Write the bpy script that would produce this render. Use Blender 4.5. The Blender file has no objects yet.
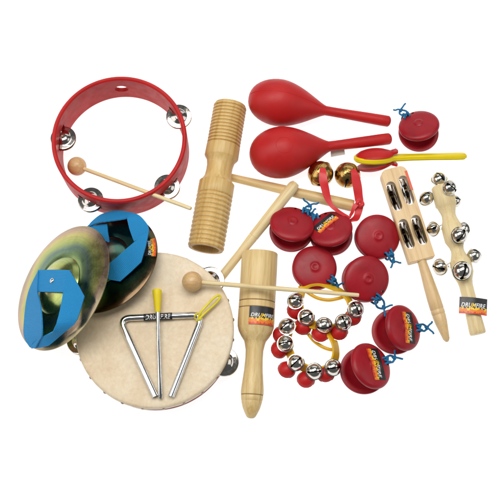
import bpy, bmesh, math, random
from mathutils import Vector, Matrix, noise
random.seed(7)
PI = math.pi
R = math.radians
K = 0.0015                       # one layout unit is 1.5 mm
D = 1000.0                       # camera distance in layout units
TILT = R(15)
scene = bpy.context.scene

# ------------------------------------------------------------------ camera
CAM = Vector((0, -D*math.sin(TILT), D*math.cos(TILT)))
FWD = Vector((0, math.sin(TILT), -math.cos(TILT)))
UPV = Vector((0, math.cos(TILT), math.sin(TILT)))
cd = bpy.data.cameras.new('camera'); cam = bpy.data.objects.new('camera', cd)
scene.collection.objects.link(cam); scene.camera = cam
cd.sensor_width = 36; cd.angle = 2*math.atan(250/D)
cam.location = CAM*K; cam.rotation_euler = (TILT, 0, 0)
cd.clip_start = 0.05; cd.clip_end = 50

# ------------------------------------------------------------------ world + lamps (studio)
w = bpy.data.worlds.new('World'); scene.world = w; w.use_nodes = True
bg = w.node_tree.nodes['Background']; bg.inputs[0].default_value = (0.93, 0.97, 1, 1); bg.inputs[1].default_value = 0.12

def softbox(name, loc, target, sx, sy, power, col=(1, 1, 1)):
    l = bpy.data.lights.new(name, 'AREA'); l.shape = 'RECTANGLE'; l.size = sx*K; l.size_y = sy*K
    l.energy = power; l.color = col
    o = bpy.data.objects.new(name, l); scene.collection.objects.link(o)
    o.location = Vector(loc)*K
    o.rotation_euler = (Vector(target)-Vector(loc)).to_track_quat('-Z', 'Y').to_euler()
softbox('key_softbox', (-100, 240, 1260), (0, 0, 0), 1300, 540, 32, (1, 0.985, 0.96))
softbox('side_softbox', (-1050, -100, 720), (-50, 0, 0), 1000, 800, 9.5, (1, 1, 1))
softbox('back_softbox', (150, 1250, 620), (50, 100, 0), 1500, 620, 7.0, (1, 1, 1))
softbox('fill_softbox', (1050, -50, 760), (50, 0, 0), 900, 700, 6.0, (0.96, 0.98, 1))

vs = scene.view_settings; vs.view_transform = 'Standard'; vs.look = 'None'; vs.exposure = 0.0; vs.gamma = 1
scene.render.resolution_x = 1024; scene.render.resolution_y = 1024
scene.render.engine = 'CYCLES'

# ------------------------------------------------------------------ layout helpers
def ray(px, py):
    return (FWD*D + Vector((1, 0, 0))*(px-250) + UPV*(250-py)).normalized()
def P(px, py, z=0.0):
    """point of the table (or at height z above it)"""
    d = ray(px, py); t = (z-CAM.z)/d.z
    return CAM + d*t
def onplane(px, py, pt, n):
    d = ray(px, py); t = (pt-CAM).dot(n)/d.dot(n)
    return CAM + d*t

# ------------------------------------------------------------------ materials
def new_mat(name):
    m = bpy.data.materials.new(name); m.use_nodes = True
    nt = m.node_tree; b = nt.nodes['Principled BSDF']
    return m, nt, b
def N(nt, t, **kw):
    n = nt.nodes.new(t)
    for k, v in kw.items():
        if hasattr(n, k): setattr(n, k, v)
    return n
def coords(nt, scale=(1, 1, 1), kind='Object', vary=False):
    tc = N(nt, 'ShaderNodeTexCoord'); mp = N(nt, 'ShaderNodeMapping')
    s = 1/K if kind == 'Object' else 1
    if kind == 'Object' and vary:
        oi = N(nt, 'ShaderNodeObjectInfo'); mv = N(nt, 'ShaderNodeMath'); mv.operation = 'MULTIPLY'; mv.inputs[1].default_value = 400
        nt.links.new(oi.outputs['Random'], mv.inputs[0]); nt.links.new(mv.outputs[0], mp.inputs['Location'])
    mp.inputs['Scale'].default_value = (scale[0]*s, scale[1]*s, scale[2]*s)
    nt.links.new(tc.outputs[kind], mp.inputs[0]); return mp.outputs[0]
def noise_node(nt, vec, scale, detail=3, rough=.55, dist=0):
    n = N(nt, 'ShaderNodeTexNoise'); n.inputs['Scale'].default_value = scale
    n.inputs['Detail'].default_value = detail; n.inputs['Roughness'].default_value = rough
    n.inputs['Distortion'].default_value = dist
    nt.links.new(vec, n.inputs['Vector']); return n.outputs['Fac']
def ramp(nt, fac, stops):
    r = N(nt, 'ShaderNodeValToRGB')
    el = r.color_ramp.elements
    while len(el) < len(stops): el.new(0.5)
    for e, (p, c) in zip(el, stops): e.position = p; e.color = (*c, 1)
    nt.links.new(fac, r.inputs[0]); return r.outputs[0]
def bump(nt, b, h, strength=.3, dist=.4):
    n = N(nt, 'ShaderNodeBump'); n.inputs['Strength'].default_value = strength
    n.inputs['Distance'].default_value = dist*K
    nt.links.new(h, n.inputs['Height']); nt.links.new(n.outputs[0], b.inputs['Normal'])
def mixc(nt, fac, a, b_, mode='MULTIPLY'):
    n = N(nt, 'ShaderNodeMix'); n.data_type = 'RGBA'; n.blend_type = mode
    if isinstance(fac, (int, float)): n.inputs[0].default_value = fac
    else: nt.links.new(fac, n.inputs[0])
    for s, v in ((6, a), (7, b_)):
        if isinstance(v, tuple): n.inputs[s].default_value = (*v, 1)
        else: nt.links.new(v, n.inputs[s])
    return n.outputs[2]

def wood(name, c0, c1, c2, rough=.45, ring=.22):
    """grain runs along local X"""
    m, nt, b = new_mat(name)
    v = coords(nt, (.045, 1, 1))
    f = noise_node(nt, v, ring, 5, .6, .6)
    base = ramp(nt, f, [(.30, c1), (.48, c0), (.72, c2)])
    v2 = coords(nt, (.05, 2.2, 2.2))
    f2 = noise_node(nt, v2, 1.0, 3, .7)
    fine = ramp(nt, f2, [(.32, (.80, .74, .64)), (.50, (1, 1, 1))])
    c = mixc(nt, .8, base, fine)
    v3 = coords(nt, (.5, 1, 1)); f3 = noise_node(nt, v3, .03, 2)
    c = mixc(nt, .5, c, ramp(nt, f3, [(.3, (.86, .80, .72)), (.65, (1, 1, 1))]))
    nt.links.new(c, b.inputs['Base Color']); b.inputs['Roughness'].default_value = rough
    bump(nt, b, f2, .12, .3)
    return m
def plastic(name, col, rough=.35, var=.12, bumpy=.05, spec=.5, bscale=.5):
    m, nt, b = new_mat(name)
    v = coords(nt, vary=True); f = noise_node(nt, v, .05, 4)
    lo = tuple(x*(1-var) for x in col); hi = tuple(min(1, x*(1+var)) for x in col)
    nt.links.new(ramp(nt, f, [(.3, lo), (.7, hi)]), b.inputs['Base Color'])
    f2 = noise_node(nt, v, bscale, 3)
    rr = ramp(nt, noise_node(nt, v, .12, 4), [(.3, (rough*.85,)*3), (.7, (min(1, rough*1.2),)*3)])
    nt.links.new(rr, b.inputs['Roughness'])
    b.inputs['Specular IOR Level'].default_value = spec
    bump(nt, b, f2, bumpy, .5)
    return m
def metal(name, col, rough=.12, bumpy=.05, bscale=.12):
    m, nt, b = new_mat(name)
    b.inputs['Metallic'].default_value = 1
    v = coords(nt, vary=True)
    f = noise_node(nt, v, .3, 4)
    nt.links.new(ramp(nt, f, [(.3, tuple(x*.82 for x in col)), (.65, col)]), b.inputs['Base Color'])
    rr = ramp(nt, noise_node(nt, v, .5, 5), [(.3, (rough*.7,)*3), (.75, (rough*1.6,)*3)])
    nt.links.new(rr, b.inputs['Roughness'])
    bump(nt, b, noise_node(nt, v, bscale, 3), bumpy, 1.0)
    return m

M = {}
M['wood'] = wood('pale_lacquered_wood', (.72, .53, .24), (.56, .37, .13), (.80, .64, .34))
M['wood_light'] = wood('pale_birch_wood', (.79, .64, .35), (.66, .47, .22), (.84, .72, .44), .5)
M['wood_tan'] = wood('tan_beech_wood', (.74, .52, .26), (.62, .40, .17), (.80, .60, .34), .4)
M['wood_ball'] = wood('beech_ball_wood', (.66, .43, .20), (.55, .33, .14), (.75, .53, .29), .35, .35)
M['groove'] = plastic('brown_groove', (.20, .11, .04), .7)
M['red'] = plastic('red_painted_wood', (.47, .014, .014), .46, .10, .06, .22)
M['red_darkened'] = plastic('darkened_red_wood', (.24, .018, .016), .6, .25, .2, .2)  # drum frame's red, darkened in the colour to offset a pinkish reflected fade
M['maraca'] = plastic('red_matte_plastic', (.47, .014, .014), .44, .08, .06, .3)
M['crimson'] = plastic('crimson_castanet_plastic', (.315, .007, .015), .38, .16, .10, .32)
M['bead_red'] = plastic('red_bell_cap', (.48, .014, .014), .40, .12, .06, .28)
M['yellow'] = plastic('yellow_plastic', (.80, .62, .012), .40, .06, .05, .3)
M['band'] = plastic('amber_yellow_band', (.72, .43, .015), .35, .15)
M['cord'] = plastic('blue_cord', (.015, .16, .34), .7, .3, .5, .3, 1.5)
M['yellow_cord'] = plastic('yellow_cord', (.72, .62, .03), .45, .15)
M['chrome'] = metal('polished_chrome', (.78, .77, .74), .10, .12)
M['nickel'] = metal('nickel_bell', (.70, .67, .61), .13, .12)
M['chrome_bar'] = metal('chrome_bar', (.80, .80, .80), .08, .02)
M['jingle_brown'] = metal('wood_reflection_jingle', (.20, .16, .11), .16, .12)  # wood reflected in the paddle discs, put into the metal's brown colour
M['jingle_nickel'] = metal('darkened_nickel_jingle', (.58, .53, .48), .12, .2)  # nickel colour darkened so the disc flanges stand out from the table
M['wood_guiro'] = wood('honey_lacquered_wood', (.66, .45, .17), (.50, .31, .09), (.74, .55, .25))
M['brass'] = metal('brass_bell', (.54, .33, .10), .20, .6, .14)
M['tack'] = metal('dull_tack', (.42, .33, .24), .35)
M['dark'] = plastic('painted_hollow_shade', (.012, .010, .008), .8)  # shade inside the hollow bells, put in as a near-black colour
M['black'] = plastic('black_sticker', (.014, .013, .015), .35)
M['white'] = plastic('white_print', (.80, .80, .78), .4, .02)
M['flame_red'] = plastic('red_print', (.62, .05, .012), .35)
M['flame_orange'] = plastic('orange_print', (.82, .22, .02), .35)
M['flame_yellow'] = plastic('yellow_print', (.85, .55, .03), .35)
M['pale_tag'] = plastic('pale_plastic_tag', (.62, .58, .53), .4)
M['tape_red'] = plastic('red_orange_print', (.72, .10, .03), .4)

# satin red ribbon
m, nt, b = new_mat('red_satin_ribbon'); b.inputs['Base Color'].default_value = (.62, .012, .016, 1)
b.inputs['Roughness'].default_value = .38; b.inputs['Sheen Weight'].default_value = .3
bump(nt, b, noise_node(nt, coords(nt, (3, 3, 3)), .5, 3), .2); M['ribbon'] = m
# woven blue strap (uses UV in layout units)
m, nt, b = new_mat('woven_blue_strap')
v = coords(nt, (1, 1, 1), 'UV')
w1 = N(nt, 'ShaderNodeTexWave'); w1.bands_direction = 'X'; w1.inputs['Scale'].default_value = .26; w1.inputs['Distortion'].default_value = .4
w2 = N(nt, 'ShaderNodeTexWave'); w2.bands_direction = 'Y'; w2.inputs['Scale'].default_value = .22; w2.inputs['Distortion'].default_value = .4
nt.links.new(v, w1.inputs[0]); nt.links.new(v, w2.inputs[0])
mu = N(nt, 'ShaderNodeMath'); mu.operation = 'MULTIPLY'; nt.links.new(w1.outputs['Fac'], mu.inputs[0]); nt.links.new(w2.outputs['Fac'], mu.inputs[1])
nt.links.new(ramp(nt, mu.outputs[0], [(0, (.002, .18, .44)), (.7, (.008, .33, .68))]), b.inputs['Base Color'])
b.inputs['Roughness'].default_value = .75; bump(nt, b, mu.outputs[0], .6, .6); M['strap'] = m
# drum head skin
m, nt, b = new_mat('goatskin_head')
v = coords(nt)
c = ramp(nt, noise_node(nt, v, .018, 6, .62, .8), [(.28, (.70, .54, .35)), (.50, (.78, .65, .46)), (.72, (.81, .71, .54))])
c2 = ramp(nt, noise_node(nt, v, .25, 5, .7), [(.35, (.90, .86, .80)), (.6, (1, 1, 1))])
c3 = ramp(nt, noise_node(nt, v, .045, 7, .65, 2.5), [(.44, (1, 1, 1)), (.50, (.95, .91, .87)), (.55, (1, 1, 1))])
c = mixc(nt, .7, c, c3)
nt.links.new(mixc(nt, .8, c, c2), b.inputs['Base Color']); b.inputs['Roughness'].default_value = .55
bump(nt, b, noise_node(nt, v, .35, 4), .12); M['skin'] = m
# zinc plated cymbals: interference colours of the plating, in rough radial rings
def cymbal_mat(name, stops, rough):
    m, nt, b = new_mat(name); b.inputs['Metallic'].default_value = 1
    v = coords(nt)
    ln = N(nt, 'ShaderNodeVectorMath'); ln.operation = 'LENGTH'; nt.links.new(v, ln.inputs[0])
    dv = N(nt, 'ShaderNodeMath'); dv.operation = 'DIVIDE'; nt.links.new(ln.outputs['Value'], dv.inputs[0]); dv.inputs[1].default_value = 64
    nz = noise_node(nt, v, .016, 2, .45, .6)
    ad = N(nt, 'ShaderNodeMath'); ad.operation = 'MULTIPLY_ADD'; nt.links.new(nz, ad.inputs[0]); ad.inputs[1].default_value = .36
    nt.links.new(dv.outputs[0], ad.inputs[2])
    sb = N(nt, 'ShaderNodeMath'); sb.operation = 'SUBTRACT'; nt.links.new(ad.outputs[0], sb.inputs[0]); sb.inputs[1].default_value = .15
    n1_ = N(nt, 'ShaderNodeTexNoise'); n1_.noise_dimensions = '1D'; n1_.inputs['Scale'].default_value = 1.1; n1_.inputs['Detail'].default_value = 4
    nt.links.new(ln.outputs['Value'], n1_.inputs['W'])
    rings_ = ramp(nt, n1_.outputs['Fac'], [(.3, (.82, .80, .78)), (.6, (1, 1, 1))])
    nt.links.new(mixc(nt, .8, ramp(nt, sb.outputs[0], stops), rings_), b.inputs['Base Color'])
    nt.links.new(ramp(nt, noise_node(nt, v, .09, 6, .7), [(.35, (rough*.75,)*3), (.7, (rough*1.4,)*3)]), b.inputs['Roughness'])
    wv = N(nt, 'ShaderNodeTexWave'); wv.wave_type = 'RINGS'; wv.rings_direction = 'Z'; wv.inputs['Scale'].default_value = .22
    nt.links.new(v, wv.inputs[0]); bump(nt, b, wv.outputs['Fac'], .03, .2)
    return m
M['cymbal_gold'] = cymbal_mat('yellow_zinc_plating', [(.0, (.66, .60, .22)), (.20, (.64, .36, .28)), (.34, (.48, .52, .16)), (.50, (.20, .30, .12)),
    (.64, (.15, .23, .19)), (.76, (.40, .46, .14)), (.87, (.56, .48, .18)), (.95, (.50, .33, .25)), (1, (.36, .29, .17))], .27)
M['cymbal_dark'] = cymbal_mat('zinc_plating_dark_reflection', [(.0, (.42, .44, .36)), (.2, (.34, .14, .10)), (.36, (.09, .20, .15)), (.55, (.04, .15, .13)), (.75, (.06, .10, .05)), (.88, (.11, .07, .04)), (1, (.07, .05, .03))], .22)  # same plating, its reflection of dark surroundings put into the colours
# table: white sheet, glow added to keep it white and free of shadows
m, nt, b = new_mat('white_table_added_glow'); b.inputs['Base Color'].default_value = (.35, .35, .35, 1)
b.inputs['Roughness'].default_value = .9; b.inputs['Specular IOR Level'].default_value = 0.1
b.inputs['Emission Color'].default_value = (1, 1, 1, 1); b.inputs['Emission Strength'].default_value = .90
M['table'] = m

# ------------------------------------------------------------------ object helpers
def link(name, bm, mat, parent=None, mx=None, sharp=38, smooth=True):
    bmesh.ops.recalc_face_normals(bm, faces=bm.faces[:])
    me = bpy.data.meshes.new(name); bm.to_mesh(me); bm.free()
    me.transform(Matrix.Scale(K, 4))
    if smooth:
        me.shade_smooth(); me.set_sharp_from_angle(angle=R(sharp))
    me.materials.append(M[mat] if isinstance(mat, str) else mat)
    o = bpy.data.objects.new(name, me); scene.collection.objects.link(o)
    if parent: o.parent = parent
    if mx is not None: place(o, mx)
    return o
def place(o, mx):
    mx = mx.copy(); mx.translation = mx.translation*K
    o.matrix_local = mx
def tag(o, label, cat, group=None):
    o['label'] = label; o['category'] = cat
    if group: o['group'] = group
    return o
def thing(name, label, cat, mx=None, group=None):
    o = bpy.data.objects.new(name, None); scene.collection.objects.link(o); o.empty_display_size = .02
    if mx is not None: place(o, mx)
    return tag(o, label, cat, group)
def frame_x(a, b_, up=Vector((0, 0, 1))):
    """matrix at a, local X towards b"""
    x = (b_-a).normalized(); y = up.cross(x).normalized(); z = x.cross(y)
    mx = Matrix((x, y, z)).transposed().to_4x4(); mx.translation = a; return mx
def frame_n(c, n, xdir=Vector((1, 0, 0))):
    z = n.normalized(); x = (xdir - z*xdir.dot(z)).normalized(); y = z.cross(x)
    mx = Matrix((x, y, z)).transposed().to_4x4(); mx.translation = c; return mx
def rotz(a): return Matrix.Rotation(a, 4, 'Z')
def T(x, y, z): return Matrix.Translation((x, y, z))

def lathe(bm, prof, axis='Z', n=64, closed=False, mx=None, wob=0):
    """prof: list of (r, h). h along the axis"""
    rings = []
    for r, h in prof:
        if r < 1e-5:
            co = (0, 0, h) if axis == 'Z' else (h, 0, 0)
            rings.append([bm.verts.new(co)]); continue
        ring = []
        for i in range(n):
            a = 2*PI*i/n
            rr = r
            c, s = rr*math.cos(a), rr*math.sin(a)
            ring.append(bm.verts.new((c, s, h) if axis == 'Z' else (h, c, s)))
        rings.append(ring)
    pairs = list(zip(rings, rings[1:]))
    if closed: pairs.append((rings[-1], rings[0]))
    for A, B in pairs:
        if len(A) == 1 and len(B) == 1: continue
        for i in range(n):
            j = (i+1) % n
            if len(A) == 1: bm.faces.new((A[0], B[i], B[j]))
            elif len(B) == 1: bm.faces.new((A[i], B[0], A[j]))
            else: bm.faces.new((A[i], B[i], B[j], A[j]))
    if mx is not None:
        vs_ = [v for r_ in rings for v in r_]; bmesh.ops.transform(bm, matrix=mx, verts=vs_)
    return bm
def BM(): return bmesh.new()
def sphere_prof(r, n=16, h0=0): return [(max(0, r*math.sin(PI*i/n)) if 0 < i < n else 0, h0-r*math.cos(PI*i/n)) for i in range(n+1)]
def catmull(pts, sub, closed=False):
    out = []; n = len(pts)
    rng = range(n) if closed else range(n-1)
    for i in rng:
        p0 = pts[(i-1) % n] if closed or i > 0 else pts[0]
        p1 = pts[i]; p2 = pts[(i+1) % n]
        p3 = pts[(i+2) % n] if closed or i+2 < n else pts[-1]
        for k in range(sub):
            t = k/sub
            out.append(.5*((2*p1)+(-p0+p2)*t+(2*p0-5*p1+4*p2-p3)*t*t+(-p0+3*p1-3*p2+p3)*t**3))
    if not closed: out.append(pts[-1].copy())
    return out
def tube(bm, pts, r, n=10, closed=False, caps=True):
    N_ = len(pts); rad = r if callable(r) else (lambda t: r)
    prev = None; rings = []
    for i, p in enumerate(pts):
        if closed: d = pts[(i+1) % N_]-pts[i-1]
        else: d = pts[min(i+1, N_-1)]-pts[max(i-1, 0)]
        d.normalize()
        if prev is None:
            u = d.orthogonal().normalized()
        else:
            u = (prev-d*prev.dot(d)).normalized()
        prev = u; v = d.cross(u); rr = rad(i/(N_-1))
        rings.append([bm.verts.new(p+(u*math.cos(2*PI*k/n)+v*math.sin(2*PI*k/n))*rr) for k in range(n)])
    for i in range(N_ if closed else N_-1):
        A = rings[i]; B = rings[(i+1) % N_]
        off = 0
        if closed and i == N_-1:
            off = min(range(n), key=lambda o_: (A[0].co-B[o_].co).length)
        for k in range(n):
            bm.faces.new((A[k], A[(k+1) % n], B[(k+1+off) % n], B[(k+off) % n]))
    if caps and not closed:
        bm.faces.new(rings[0]); bm.faces.new(rings[-1])
    return bm
def linear(pts, sub):
    out = []
    for a, b_ in zip(pts, pts[1:]):
        out += [a.lerp(b_, k/sub) for k in range(sub)]
    return out+[pts[-1].copy()]
def ribbon(bm, A, B, th=1.2, sub=6, closed=False, across=5, bow=0, lin=False):
    """strip between the two edge polylines A and B, with thickness and UVs"""
    A, B = (linear(A, sub), linear(B, sub)) if lin else (catmull(A, sub, closed), catmull(B, sub, closed)); n = len(A)
    uvl = bm.loops.layers.uv.verify(); L = [0]
    for i in range(1, n): L.append(L[-1]+((A[i]+B[i])/2-(A[i-1]+B[i-1])/2).length)
    top = []; bot = []; data = {}
    lastn = None
    for i in range(n):
        j0 = i-1 if (i or closed) else 0; j1 = (i+1) % n if (i < n-1 or closed) else n-1
        d = (A[j1]+B[j1])-(A[j0]+B[j0]); wv = B[i]-A[i]; nn = d.cross(wv)
        nn = nn.normalized() if nn.length > 1e-6 else (lastn or Vector((0, 0, 1)))
        if lastn and nn.dot(lastn) < 0: nn = -nn
        lastn = nn
        rt = []; rb = []
        for k in range(across+1):
            t = k/across; p = A[i].lerp(B[i], t)+nn*bow*math.sin(PI*t)
            a = bm.verts.new(p+nn*th/2); c = bm.verts.new(p-nn*th/2)
            data[a] = data[c] = (L[i], t*wv.length); rt.append(a); rb.append(c)
        top.append(rt); bot.append(rb)
    fs = []
    for i in range(n if closed else n-1):
        j = (i+1) % n
        for k in range(across):
            fs.append(bm.faces.new((top[i][k], top[j][k], top[j][k+1], top[i][k+1])))
            fs.append(bm.faces.new((bot[i][k], bot[i][k+1], bot[j][k+1], bot[j][k])))
        fs.append(bm.faces.new((top[i][0], bot[i][0], bot[j][0], top[j][0])))
        fs.append(bm.faces.new((top[i][-1], top[j][-1], bot[j][-1], bot[i][-1])))
    if not closed:
        for i in (0, n-1):
            for k in range(across):
                fs.append(bm.faces.new((top[i][k], top[i][k+1], bot[i][k+1], bot[i][k])))
    for f in fs:
        for lp in f.loops: lp[uvl].uv = data[lp.vert]
    return bm
def box(bm, cx, cy, cz, sx, sy, sz, mx=None):
    r = bmesh.ops.create_cube(bm, size=1, matrix=T(cx, cy, cz) @ Matrix.Diagonal((sx, sy, sz, 1)))
    if mx is not None: bmesh.ops.transform(bm, matrix=mx, verts=r['verts'])
    return r['verts']
def boolean(bm, cutter, op='DIFFERENCE'):
    obs = []
    for x in (bm, cutter):
        bmesh.ops.recalc_face_normals(x, faces=x.faces[:])
        me = bpy.data.meshes.new('tmp'); x.to_mesh(me); x.free()
        o = bpy.data.objects.new('tmp', me); scene.collection.objects.link(o); obs.append(o)
    md = obs[0].modifiers.new('b', 'BOOLEAN'); md.operation = op; md.object = obs[1]; md.solver = 'EXACT'
    dg = bpy.context.evaluated_depsgraph_get(); dg.update()
    me = bpy.data.meshes.new_from_object(obs[0].evaluated_get(dg))
    out = bmesh.new(); out.from_mesh(me)
    for o in obs:
        d_ = o.data; bpy.data.objects.remove(o); bpy.data.meshes.remove(d_)
    bpy.data.meshes.remove(me)
    return out
def copy_tree(o, parent=None, skip=()):
    c = o.copy(); scene.collection.objects.link(c)
    if parent: c.parent = parent
    for ch in list(o.children):
        copy_tree(ch, c)
    return c

# ------------------------------------------------------------------ table
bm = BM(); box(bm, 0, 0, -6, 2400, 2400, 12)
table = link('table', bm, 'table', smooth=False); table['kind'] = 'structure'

# ------------------------------------------------------------------ printed sticker
_txt = {}
def text_verts(body):
    if body in _txt: return _txt[body]
    cu = bpy.data.curves.new('t', 'FONT'); cu.body = body; cu.size = 1; cu.shear = .25; cu.offset = .022; cu.resolution_u = 3; cu.space_character = 1.06
    o = bpy.data.objects.new('t', cu); scene.collection.objects.link(o)
    dg = bpy.context.evaluated_depsgraph_get(); dg.update()
    me = bpy.data.meshes.new_from_object(o.evaluated_get(dg))
    vs_ = [v.co.copy() for v in me.vertices]; fs = [tuple(p.vertices) for p in me.polygons]
    x0 = min(v.x for v in vs_); x1 = max(v.x for v in vs_); y0 = min(v.y for v in vs_); y1 = max(v.y for v in vs_)
    _txt[body] = ([((v.x-x0)/(x1-x0), (v.y-y0)/(y1-y0)) for v in vs_], fs)
    bpy.data.objects.remove(o); bpy.data.curves.remove(cu); bpy.data.meshes.remove(me)
    return _txt[body]
def sticker(parent, mp, w_, h_, flames=True, fsplit=.43, tx=(.06, .94), ty=(.40, .66), th=.35, grow=0):
    """mp(u, v, lift) -> local point ; u in 0..w, v in 0..h"""
    def grid(bm, f0, f1, lift, nx=28, ny=6):
        g = [[bm.verts.new(mp(w_*i/nx, h_*(f0(i/nx)+(f1(i/nx)-f0(i/nx))*j/ny), lift)) for j in range(ny+1)] for i in range(nx+1)]
        for i in range(nx):
            for j in range(ny): bm.faces.new((g[i][j], g[i+1][j], g[i+1][j+1], g[i][j+1]))
        return g
    bm = BM(); a = grid(bm, lambda t: 0, lambda t: 1, th); c = grid(bm, lambda t: 0, lambda t: 1, 0)
    ed = [e for e in bm.edges if e.is_boundary]
    nx, ny = 28, 6
    for i in range(nx):
        bm.faces.new((a[i][0], a[i+1][0], c[i+1][0], c[i][0])); bm.faces.new((a[i][ny], a[i+1][ny], c[i+1][ny], c[i][ny]))
    for j in range(ny):
        bm.faces.new((a[0][j], a[0][j+1], c[0][j+1], c[0][j])); bm.faces.new((a[nx][j], a[nx][j+1], c[nx][j+1], c[nx][j]))
    st = link('sticker', bm, 'black', parent)
    if flames:
        rnd = random.Random(3)
        j1 = [rnd.uniform(-.10, .10) for _ in range(29)]; j2 = [rnd.uniform(-.10, .10) for _ in range(29)]; j3 = [rnd.uniform(-.08, .06) for _ in range(29)]
        for nm, mat, jj, base, lift in (('flame_print', 'flame_yellow', j1, fsplit-.06, .12), ('flame_print', 'flame_orange', j2, fsplit-.17, .2), ('flame_print', 'flame_red', j3, fsplit-.32, .28)):
            bm = BM(); grid(bm, lambda t: 0.0, lambda t, jj=jj, base=base: max(.02, base+jj[round(t*28)]), th+lift, 28, 3)
            link(nm, bm, mat, st, smooth=False)
    vs_, fs = text_verts('DRUMFIRE')
    def rng(i): return 'yellow' if False else 'white'
    bm = BM()
    V = [bm.verts.new(mp(w_*(tx[0]+(tx[1]-tx[0])*x), h_*(ty[0]+(ty[1]-ty[0])*y), th+.42)) for x, y in vs_]
    for f in fs:
        try: bm.faces.new([V[i] for i in f])
        except ValueError: pass
    lo = link('lettering', bm, 'white', st, smooth=False)
    lo.data.materials.append(M['flame_yellow'])
    for p, f in zip(lo.data.polygons, fs):
        if .375 < sum(vs_[i][0] for i in f)/len(f) < .56: p.material_index = 1
    return st

# ------------------------------------------------------------------ jingles
def jingle_bm(r=13, flip=1, n=40):
    """thin pressed disc with a raised cup, hollow below"""
    up = [(1.2, 3.5), (2.2, 3.55), (3.8, 3.2), (5.4, 2.5), (6.8, 1.5), (7.9, .75), (9, .5), (11.5, .5), (12.6, .3), (13, -.2)]
    dn = [(12.6, -.9), (12.0, -.25), (10.5, 0), (7.8, 0), (6.6, .7), (5.2, 2.3), (3.4, 2.8), (1.2, 2.6)]
    s = r/13
    return lathe(BM(), [(a*s, b_*s*flip) for a, b_ in up+dn], n=n, closed=True)
def jingle_pair(parent, mx, r=13, gap=1.4, pin=0):
    for f, dz, tl in ((1, gap, 5), (-1, -gap, -4)):
        o = link('jingle', jingle_bm(r, f), 'jingle_nickel', parent)
        place(o, mx @ T(0, 0, dz) @ Matrix.Rotation(R(tl*random.uniform(.3, 1.2)), 4, random.choice('XY')))
    if pin:
        bm = lathe(BM(), [(0, -pin), (.8, -pin), (.8, pin), (0, pin)], n=10)
        place(link('pin', bm, 'tack', parent), mx)

def round_frame(Ro, th, H, slot_angles, hole_angle, slot_w=22, slot_h=11, segs=128):
    ch = 1.3
    prof = [(Ro-th, ch), (Ro-th+ch, 0), (Ro-ch, 0), (Ro, ch), (Ro, H-ch), (Ro-ch, H), (Ro-th+ch, H), (Ro-th, H-ch)]
    bm = lathe(BM(), prof, n=segs, closed=True)
    cut = BM()
    for a in slot_angles:
        m_ = rotz(a) @ T(Ro-th/2, 0, H/2)
        # stadium shaped slot: box + round ends
        box(cut, 0, 0, 0, th*3, slot_w, slot_h, m_)
    if hole_angle is not None:
        lathe(cut, [(0, -th*2), (7, -th*2), (7, th*2), (0, th*2)], 'X', 24, mx=rotz(hole_angle) @ T(Ro-th/2, 0, H/2))
    return boolean(bm, cut)

# ------------------------------------------------------------------ 1 red tambourine (open ring)
H = 43; rim_px = P(119, 138.3, H); Rt = 67.7*(CAM-rim_px).length/D*.985
mx = T(rim_px.x, rim_px.y, 0)
tam = thing('tambourine', 'red wooden ring tambourine without a head, four pairs of silver jingles', 'tambourine', mx)
angs = [R(29), R(-43), R(-117), R(172)]
link('frame', round_frame(Rt, 4.3, H, angs, R(92), 26), 'red', tam, sharp=30)
for a, di in zip(angs, (1.5, 3, 3, 7)): jingle_pair(tam, rotz(a) @ T(Rt-di, 0, H/2), 12.8, 1.5, 7)

# ------------------------------------------------------------------ mallets
def mallet(label, ball, rb, tip, r0=2.1, r1=2.0, group='ball headed mallets'):
    mx = frame_x(ball, tip); L = (tip-ball).length
    t = thing('mallet', label, 'mallet', mx, group)
    link('head', lathe(BM(), [(0, -rb)]+[(rb*math.sin(PI*i/24), -rb*math.cos(PI*i/24)) for i in range(1, 23)]+[(2.6, rb*.97), (0, rb*.97)], 'X', 48), 'wood_ball', t)
    link('stick', lathe(BM(), [(0, rb*.8), (r0, rb*.8), (r0, L*.5), (r1, L-1), (r1*.8, L), (0, L)], 'X', 20), 'wood_light', t)
    return t
mallet('wooden ball mallet lying across the rim of the red tambourine', P(77.0, 166.2, 10), 9.6, P(191, 208.6, 52), 2.0, 1.9)

# ------------------------------------------------------------------ 2 drum with skin head
Hd = 30; hc = P(154.4, 328.6, Hd+1.2); Rd = 78.6*(CAM-hc).length/D
drum = thing('tambourine_drum', 'round drum with a tan skin head, tacked over a red frame with jingles', 'drum', T(hc.x, hc.y, 0))
dangs = [R(44), R(-24), R(187), R(115)]
link('frame', round_frame(Rd-1.2, 5, Hd, dangs, R(-101), 24, 12), 'red_darkened', drum, sharp=30)
bm = BM()
n = 180; rings = []
prof = [(0, Hd+1.0)]+[(Rd*k/12, Hd+1.0) for k in range(1, 12)]+[(Rd-2.5, Hd+1.1), (Rd-.9, Hd+.7), (Rd-.1, Hd-.4), (Rd+.15, Hd-2.5), (Rd+.1, Hd-5), (Rd+.1, Hd-9)]
for q, (r_, h_) in enumerate(prof):
    if r_ == 0: rings.append([bm.verts.new((0, 0, h_))]); continue
    ring = []
    for i in range(n):
        a = 2*PI*i/n
        if q == len(prof)-1:
            hh = h_+2.2*noise.noise(Vector((math.cos(a)*5, math.sin(a)*5, 1)))-1.5*abs(math.sin(a*12)); rr = r_
        else: hh = h_+.18*noise.noise(Vector((math.cos(a)*r_*.05, math.sin(a)*r_*.05, 4)))*(r_/Rd); rr = r_+(.25*noise.noise(Vector((math.cos(a)*9, math.sin(a)*9, q))) if r_ > Rd-1 else 0)
        ring.append(bm.verts.new((rr*math.cos(a), rr*math.sin(a), hh)))
    rings.append(ring)
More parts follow.
